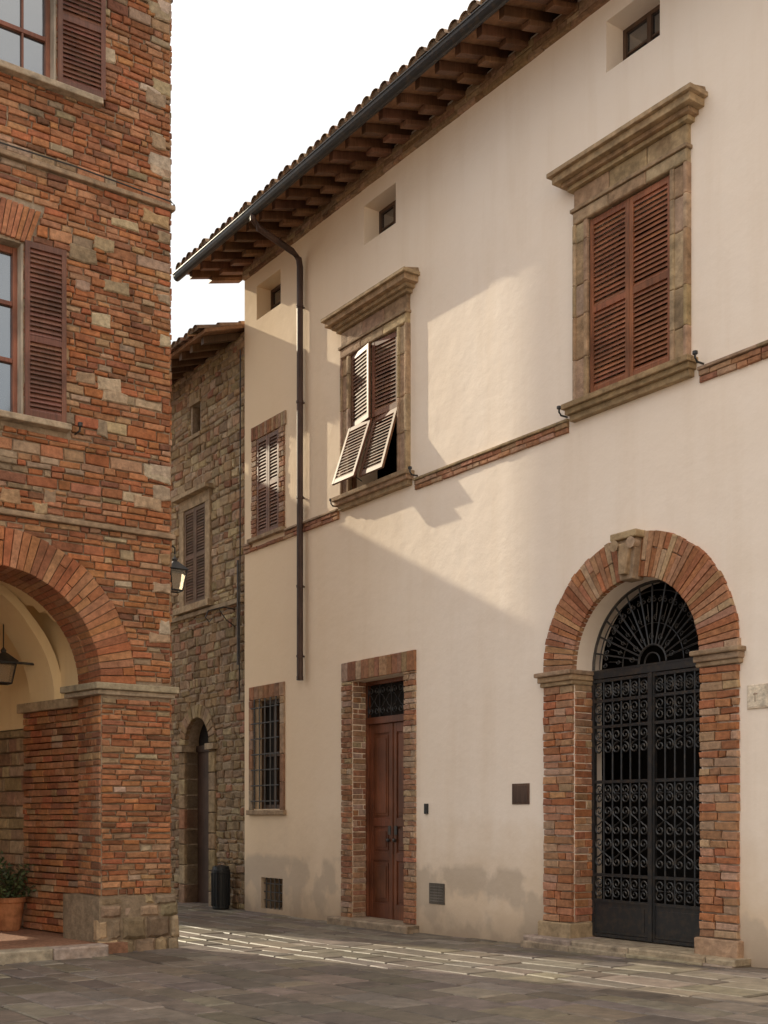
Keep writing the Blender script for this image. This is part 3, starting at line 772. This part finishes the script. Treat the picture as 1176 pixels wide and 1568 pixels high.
# interior brick pilaster against the side wall
courses(s,.72,2.15,.13,2.95,-.09,.02,palL,m=lambda a,b,n:(IN+n,a,b),gap=.013)
for x0,x1,z0,z1 in wins:
    if z1<9:
        n=24
        for i in range(n):
            f0,f1=i/n,(i+1)/n; xa=x0-.06+(x1-x0+.12)*f0; xb=x0-.06+(x1-x0+.12)*f1; cx=(x0+x1)/2
            ta=cx+(xa-cx)*1.22; tb=cx+(xb-cx)*1.22; bow0=.05*(1-(2*f0-1)**2)
            s.stone([(xa+.005,z1+bow0),(xb-.005,z1+bow0),(tb-.005,z1+.40+bow0),(ta+.005,z1+.40+bow0)],-.035+R.uniform(-.005,.005),.02,jit((.48,.2,.10),.18))
s.build('brickwork',M['brick'],lb)
s=MB()
piers=[(-PE-BAY*k,-BAY*k) for k in range(NB+1)]
for a,b_ in piers:
    z0=-.1
    while z0<.64:
        z1=min(z0+R.uniform(.15,.27),.66)
        if .66-z1<.08: z1=.66
        q=.11-.06*max(0,z0)
        x=a-q+.02+R.uniform(0,.03)
        while x<b_+q-.01:
            L=R.uniform(.13,.36)
            if x+L>b_+q-.10: L=b_+q-x-R.uniform(0,.03)
            J=lambda:R.uniform(-.022,.012)
            s.stone([(x+.006,z0+.004+J()),(x+L*.5,z0+J()),(x+L-.006,z0+.004+J()),(x+L-.006+R.uniform(-.03,.0),z1-.004+J()),(x+L*.5,z1+J()),(x+.006,z1-.004+J())],-q+R.uniform(-.03,.03),.5,jit(R.choice(ST[1:3]+GRY+[(.35,.19,.12),(.25,.21,.14)]),.28),ch=.04)
            x+=L
            if b_+q-x<.06: break
        z0=z1
    s.box(a-.05,b_+.06,-.06,.74,-.1,.655,(.34,.26,.18))
courses(s,2.2,4.4,.13,2.75,-.03,.02,lambda a,b:jit(R.choice([(.50,.38,.25),(.44,.32,.2),(.40,.25,.16)]),.2),hr=(.12,.2),wr=(.2,.45),m=lambda a,b,n:(IN+n,a,b),gap=.015,ch=.012)
s.build('stone_plinths_and_dado',M['stone'],lb)
s=MB()
for a,b_ in piers:
    for z0,z1,q in ((3.03,3.09,.05),(3.09,3.17,.09)):
        s.box(a-q,b_+q,-q,.7+q*.5,z0,z1-.001,jit((.50,.40,.29),.1))
for z in (4.965,8.965): s.box(XL,.05,-.07,.01,z,z+.06,(.42,.30,.2)); s.box(0.0,.05,.012,5,z,z+.06,(.42,.3,.2))
s.box(IN-.14,IN+.01,.74,2.22,2.95,3.07,(.55,.43,.29))
for x0,x1,z0,z1 in wins: s.box(x0-.52,x1+.52,-.14,.1,z0-.08,z0-.005,(.54,.43,.31))
s.build('stone_mouldings',M['trim'],lb,bev=.012)
s=MB(); s.box(XL,IN-.02,-.18,4.4,-.2,.118,(.36,.19,.12)); s.build('loggia_floor',M['brick'],lb)
s=MB(); x=XL
while x<-.95:
    L=min(R.uniform(.7,1.2),-.95-x); s.stone([(x+.003,-.1),(x+L-.003,-.1),(x+L-.003,.13),(x+.003,.13)],-.42+R.uniform(-.01,.01),-.17,jit((.52,.45,.36),.12),ch=.018,m=MXZ); x+=L
s.build('loggia_step',M['trim'],lb)
s=MB(); s.box(XL,IN,4.37,4.399,2.4,4.7); s.box(XL,-3.6,4.37,4.399,.13,2.4); s.box(IN-.02,IN-.0005,.71,4.37,2.76,4.7)
# transverse arch rib springing from the pilaster
for i in range(16):
    a0=math.pi*.5*i/16; a1=math.pi*.5*(i+1)/16
    P=lambda r,t:(IN-1.5+r*math.cos(t),3.07+r*math.sin(t)*1.0)
    p0,p1,p2,p3=P(1.40,a0),P(1.52,a0),P(1.52,a1),P(1.40,a1)
    s.hexa([(p0[0],1.35,p0[1]),(p1[0],1.35,p1[1]),(p1[0],1.95,p1[1]),(p0[0],1.95,p0[1]),(p3[0],1.35,p3[1]),(p2[0],1.35,p2[1]),(p2[0],1.95,p2[1]),(p3[0],1.95,p3[1])])
for k in range(NB):
    cx=-2.118-BAY*k; cy=2.55; ax=BAY/2-.06; ay=1.85; n=28
    vs=[];fs=[]
    for i in range(n+1):
        for j in range(n+1):
            X=-1+2*i/n; Y=-1+2*j/n
            vs.append((cx+X*ax,cy+Y*ay,3.12+1.45*math.sqrt(max(0,1-min(abs(X),abs(Y))**2))))
    for i in range(n):
        for j in range(n): fs.append((i*(n+1)+j,(i+1)*(n+1)+j,(i+1)*(n+1)+j+1,i*(n+1)+j+1))
    s.add(vs,fs)
s.build('vault_plaster',M['cream'],lb)
s=MB(); s.tube([(IN,1.7,3.55),(-6,1.7,3.55)],.016,6); s.build('tie_rod',M['iron'],lb)
LC=(.17,.07,.045)
s=MB(); gl=MB(); fr=MB()
for x0,x1,z0,z1 in wins:
    w_=.47 if z1<9 else .56
    for sx in (0,1):
        s.M=Matrix.Translation((x1 if sx else x0-w_,-.075,z0))@Matrix.Rotation(math.radians(-3 if sx else 3),4,'Z'); shutter(s,0,0,w_,z1-z0+.02,0,LC,(.45,))
    s.M=None
    gl.box(x0+.02,x1-.02,.19,.2,z0+.02,z1-.02)
    mx=(x0+x1)/2; c=(.28,.11,.065)
    for a,b_ in ((x0,x0+.07),(x1-.07,x1),(mx-.055,mx+.055)): fr.box(a,b_,.14,.22,z0,z1,jit(c,.1))
    for q in (0,.33,.66): zq=z0+(z1-z0)*q; fr.box(x0+.07,x1-.07,.15,.215,zq,zq+.05,jit(c,.1))
    fr.box(x0+.07,x1-.07,.15,.215,z1-.07,z1,c)
    for q in (.25,.75): xq=x0+(x1-x0)*q; fr.box(xq-.012,xq+.012,.155,.212,z0+.05,z1-.07,c)
    fr.box(x0-.001,x0+.02,.0,.14,z0,z1,(.6,.52,.42)); fr.box(x1-.02,x1+.001,.0,.14,z0,z1,(.6,.52,.42))
s.build('shutters',M['wood'],lb,bev=.003); gl.build('window_glass',M['glass'],lb); fr.build('window_frames',M['wood'],lb,bev=.004)
oe=.45
s=MB(); s.box(XL-.5,oe,-oe-.1,5.45,H+.02,H+.10,(.26,.14,.08))
x=XL-.4
while x<oe: s.box(x,x+.1,-oe,.0,H-.10,H+.018,jit((.16,.08,.045),.2)); x+=.42
y=-.3
while y<5.2: s.box(.0,oe-.05,y,y+.1,H-.10,H+.018,jit((.16,.08,.045),.2)); y+=.42
s.build('eaves',M['wood'],lb)
s=MB(); s.add([(XL-.5,-oe-.15,H+.1),(oe+.05,-oe-.15,H+.1),(oe+.05,5.5,H+.1),(XL-.5,5.5,H+.1),(-2.5,2.5,H+1.1),(XL+2,2.5,H+1.1)],[(0,1,4,5),(1,2,4),(2,3,5,4),(3,0,5)],(.4,.23,.13))
k=0
while XL-.4+k*.21<oe: x=XL-.4+k*.21; s.tube([(x,-oe-.2,H+.13),(x,-oe+.3,H+.2)],.07,8,jit((.42,.25,.15),.2)); k+=1
for k in range(27): y=-oe+k*.21; s.tube([(oe+.08,y,H+.13),(oe-.4,y,H+.2)],.07,8,jit((.42,.25,.15),.2))
s.build('roof_tiles',M['tile'],lb)
s=MB()
s.tube([(-1.2,0,6.02),(-1.2,-.16,6.02),(-1.2,-.18,6.07)],.012,6); s.lathe([(0,0),(.03,.01),(.03,.05),(0,.06)],(-1.2,-.18,6.06),8)
s.tube([(-6,-.075,9.10),(-3,-.08,9.06),(-1.2,-.075,9.09),(-.02,-.08,9.05),(.05,-.03,9.05),(.05,2,9.0)],.010,5)
s.build('cable_and_catch',M['iron'],lb)
# unseen street flank skewed off square to let the sun strip past
for o in list(bpy.data.objects):
    if o.parent==lb and o.type=='MESH':
        for v in o.data.vertices:
            x_,y_=v.co.x,v.co.y
            if y_>.7001: v.co.x-=SH*y_*min(1,max(0,(x_+2.0)/1.0))
            elif y_>0: v.co.x-=SH*y_*min(1,max(0,(x_+.85)/.8))
wl=empty('wall_lantern',(CX,CY,0),math.atan2(.5827,.8127)); a=MB(); b=MB(); lantern(a,b,(.22,.32,4.42),.42,.115)
a.tube([(-.06,.32,4.98),(.12,.32,5.02),(.22,.32,4.96),(.22,.32,4.88)],.012,6); a.tube([(-.06,.32,4.75),(.08,.32,4.85),(.12,.32,5.0)],.008,5)
a.build('bracket_and_cage',M['iron'],wl); b.build('panes',M['lglass'],wl)
hl=empty('hanging_lantern',(CX,CY,0),math.atan2(.5827,.8127)); a=MB(); b=MB(); lantern(a,b,(-1.42,1.9,3.30),.45,.13)
a.tube([(-1.42,1.9,3.75),(-1.42,1.9,4.5)],.008,5); a.build('cage',M['iron'],hl); b.build('panes',M['lglass'],hl)
pp=empty('potted_plant',(CX,CY,0),math.atan2(.5827,.8127)); a=MB(); pc=(-1.30,2.05,.12)
a.lathe([(0,0),(.13,0),(.14,.02),(.19,.36),(.21,.37),(.215,.43),(.19,.43),(.18,.38),(0,.37)],pc,20,(.52,.23,.11)); a.build('terracotta_pot',M['tile'],pp,smooth=False)
a=MB(); l=MB()
for k in range(30):
    th=R.uniform(0,6.28); el=R.uniform(.2,1.4); L=R.uniform(.3,.66)
    d=Vector((math.cos(th)*math.cos(el),math.sin(th)*math.cos(el),math.sin(el))); p0=Vector((pc[0],pc[1],pc[2]+.40)); p1=p0+d*L; a.tube([tuple(p0),tuple(p0+d*L*.5+Vector((0,0,.04))),tuple(p1)],.007,4,(.1,.07,.04))
    for q in range(38):
        f=R.uniform(.25,1.1); c=p0+d*L*f+Vector((R.gauss(0,.05),R.gauss(0,.05),R.gauss(0,.05)))
        u_=Vector((R.gauss(0,1),R.gauss(0,1),R.gauss(0,1))).normalized(); v_=u_.cross(Vector((R.gauss(0,1),R.gauss(0,1),R.gauss(0,1)))).normalized()
        w1=.038;w2=.015; l.add([tuple(c-u_*w1),tuple(c+v_*w2),tuple(c+u_*w1),tuple(c-v_*w2)],[(0,1,2,3)],jit((.06,.09,.035),.4))
a.build('stems',M['wood'],pp); l.build('leaves',M['leaf'],pp)

# ============================================================ LIGHT, SKY, CAMERA
A5=math.radians(11.0); EL=math.radians(26)
nx,ny=-.8128,-.5826
hx_,hy_=math.cos(A5)*-RX+math.sin(A5)*nx, math.cos(A5)*-RY+math.sin(A5)*ny
sd=Vector((hx_*math.cos(EL),hy_*math.cos(EL),math.sin(EL)))
ld=bpy.data.lights.new('sun','SUN'); ld.energy=5; ld.angle=math.radians(.5); ld.color=(1,.87,.64)
lo=bpy.data.objects.new('sun',ld); scene.collection.objects.link(lo); lo.rotation_euler=sd.to_track_quat('Z','Y').to_euler(); lo.location=(0,0,30)
wd=bpy.data.worlds.new('World'); scene.world=wd; wd.use_nodes=True; nt=wd.node_tree
sk=nt.nodes.new('ShaderNodeTexSky'); sk.sky_type='NISHITA'; sk.sun_disc=False; sk.sun_elevation=EL; sk.sun_rotation=math.atan2(hx_,hy_)
sk.dust_density=2.0; sk.air_density=1.0; sk.ozone_density=1.0
# bright haze mixed into the sky, strongest overhead, added to lift the shaded walls
tcw=nt.nodes.new('ShaderNodeTexCoord'); nz=nt.nodes.new('ShaderNodeTexNoise'); nz.inputs['Scale'].default_value=3.0; nz.inputs['Detail'].default_value=6
nt.links.new(tcw.outputs['Generated'],nz.inputs['Vector'])
mr=nt.nodes.new('ShaderNodeMapRange'); mr.inputs[1].default_value=.35; mr.inputs[2].default_value=.65; mr.inputs[3].default_value=.60; mr.inputs[4].default_value=.92
nt.links.new(nz.outputs['Fac'],mr.inputs[0])
sp=nt.nodes.new('ShaderNodeSeparateXYZ'); nt.links.new(tcw.outputs['Generated'],sp.inputs[0])
m2=nt.nodes.new('ShaderNodeMapRange'); m2.inputs[1].default_value=.30; m2.inputs[2].default_value=.85; nt.links.new(sp.outputs[2],m2.inputs[0])
hz=nt.nodes.new('ShaderNodeMix'); hz.data_type='RGBA'; nt.links.new(m2.outputs[0],hz.inputs[0]); hz.inputs[6].default_value=(6.3,6.55,6.6,1); hz.inputs[7].default_value=(14.0,12.9,11.6,1)
mx=nt.nodes.new('ShaderNodeMix'); mx.data_type='RGBA'; nt.links.new(mr.outputs[0],mx.inputs[0]); nt.links.new(sk.outputs[0],mx.inputs[6]); nt.links.new(hz.outputs[2],mx.inputs[7])
bg=nt.nodes['Background']; bg.inputs['Strength'].default_value=.15; nt.links.new(mx.outputs[2],bg.inputs[0])
cd=bpy.data.cameras.new('camera'); co=bpy.data.objects.new('camera',cd); scene.collection.objects.link(co)
co.location=(0,0,1.6); co.rotation_euler=(math.radians(90),0,0); cd.sensor_fit='HORIZONTAL'; cd.sensor_width=36; cd.lens=54.6; cd.shift_y=.396; cd.clip_end=3000
scene.camera=co
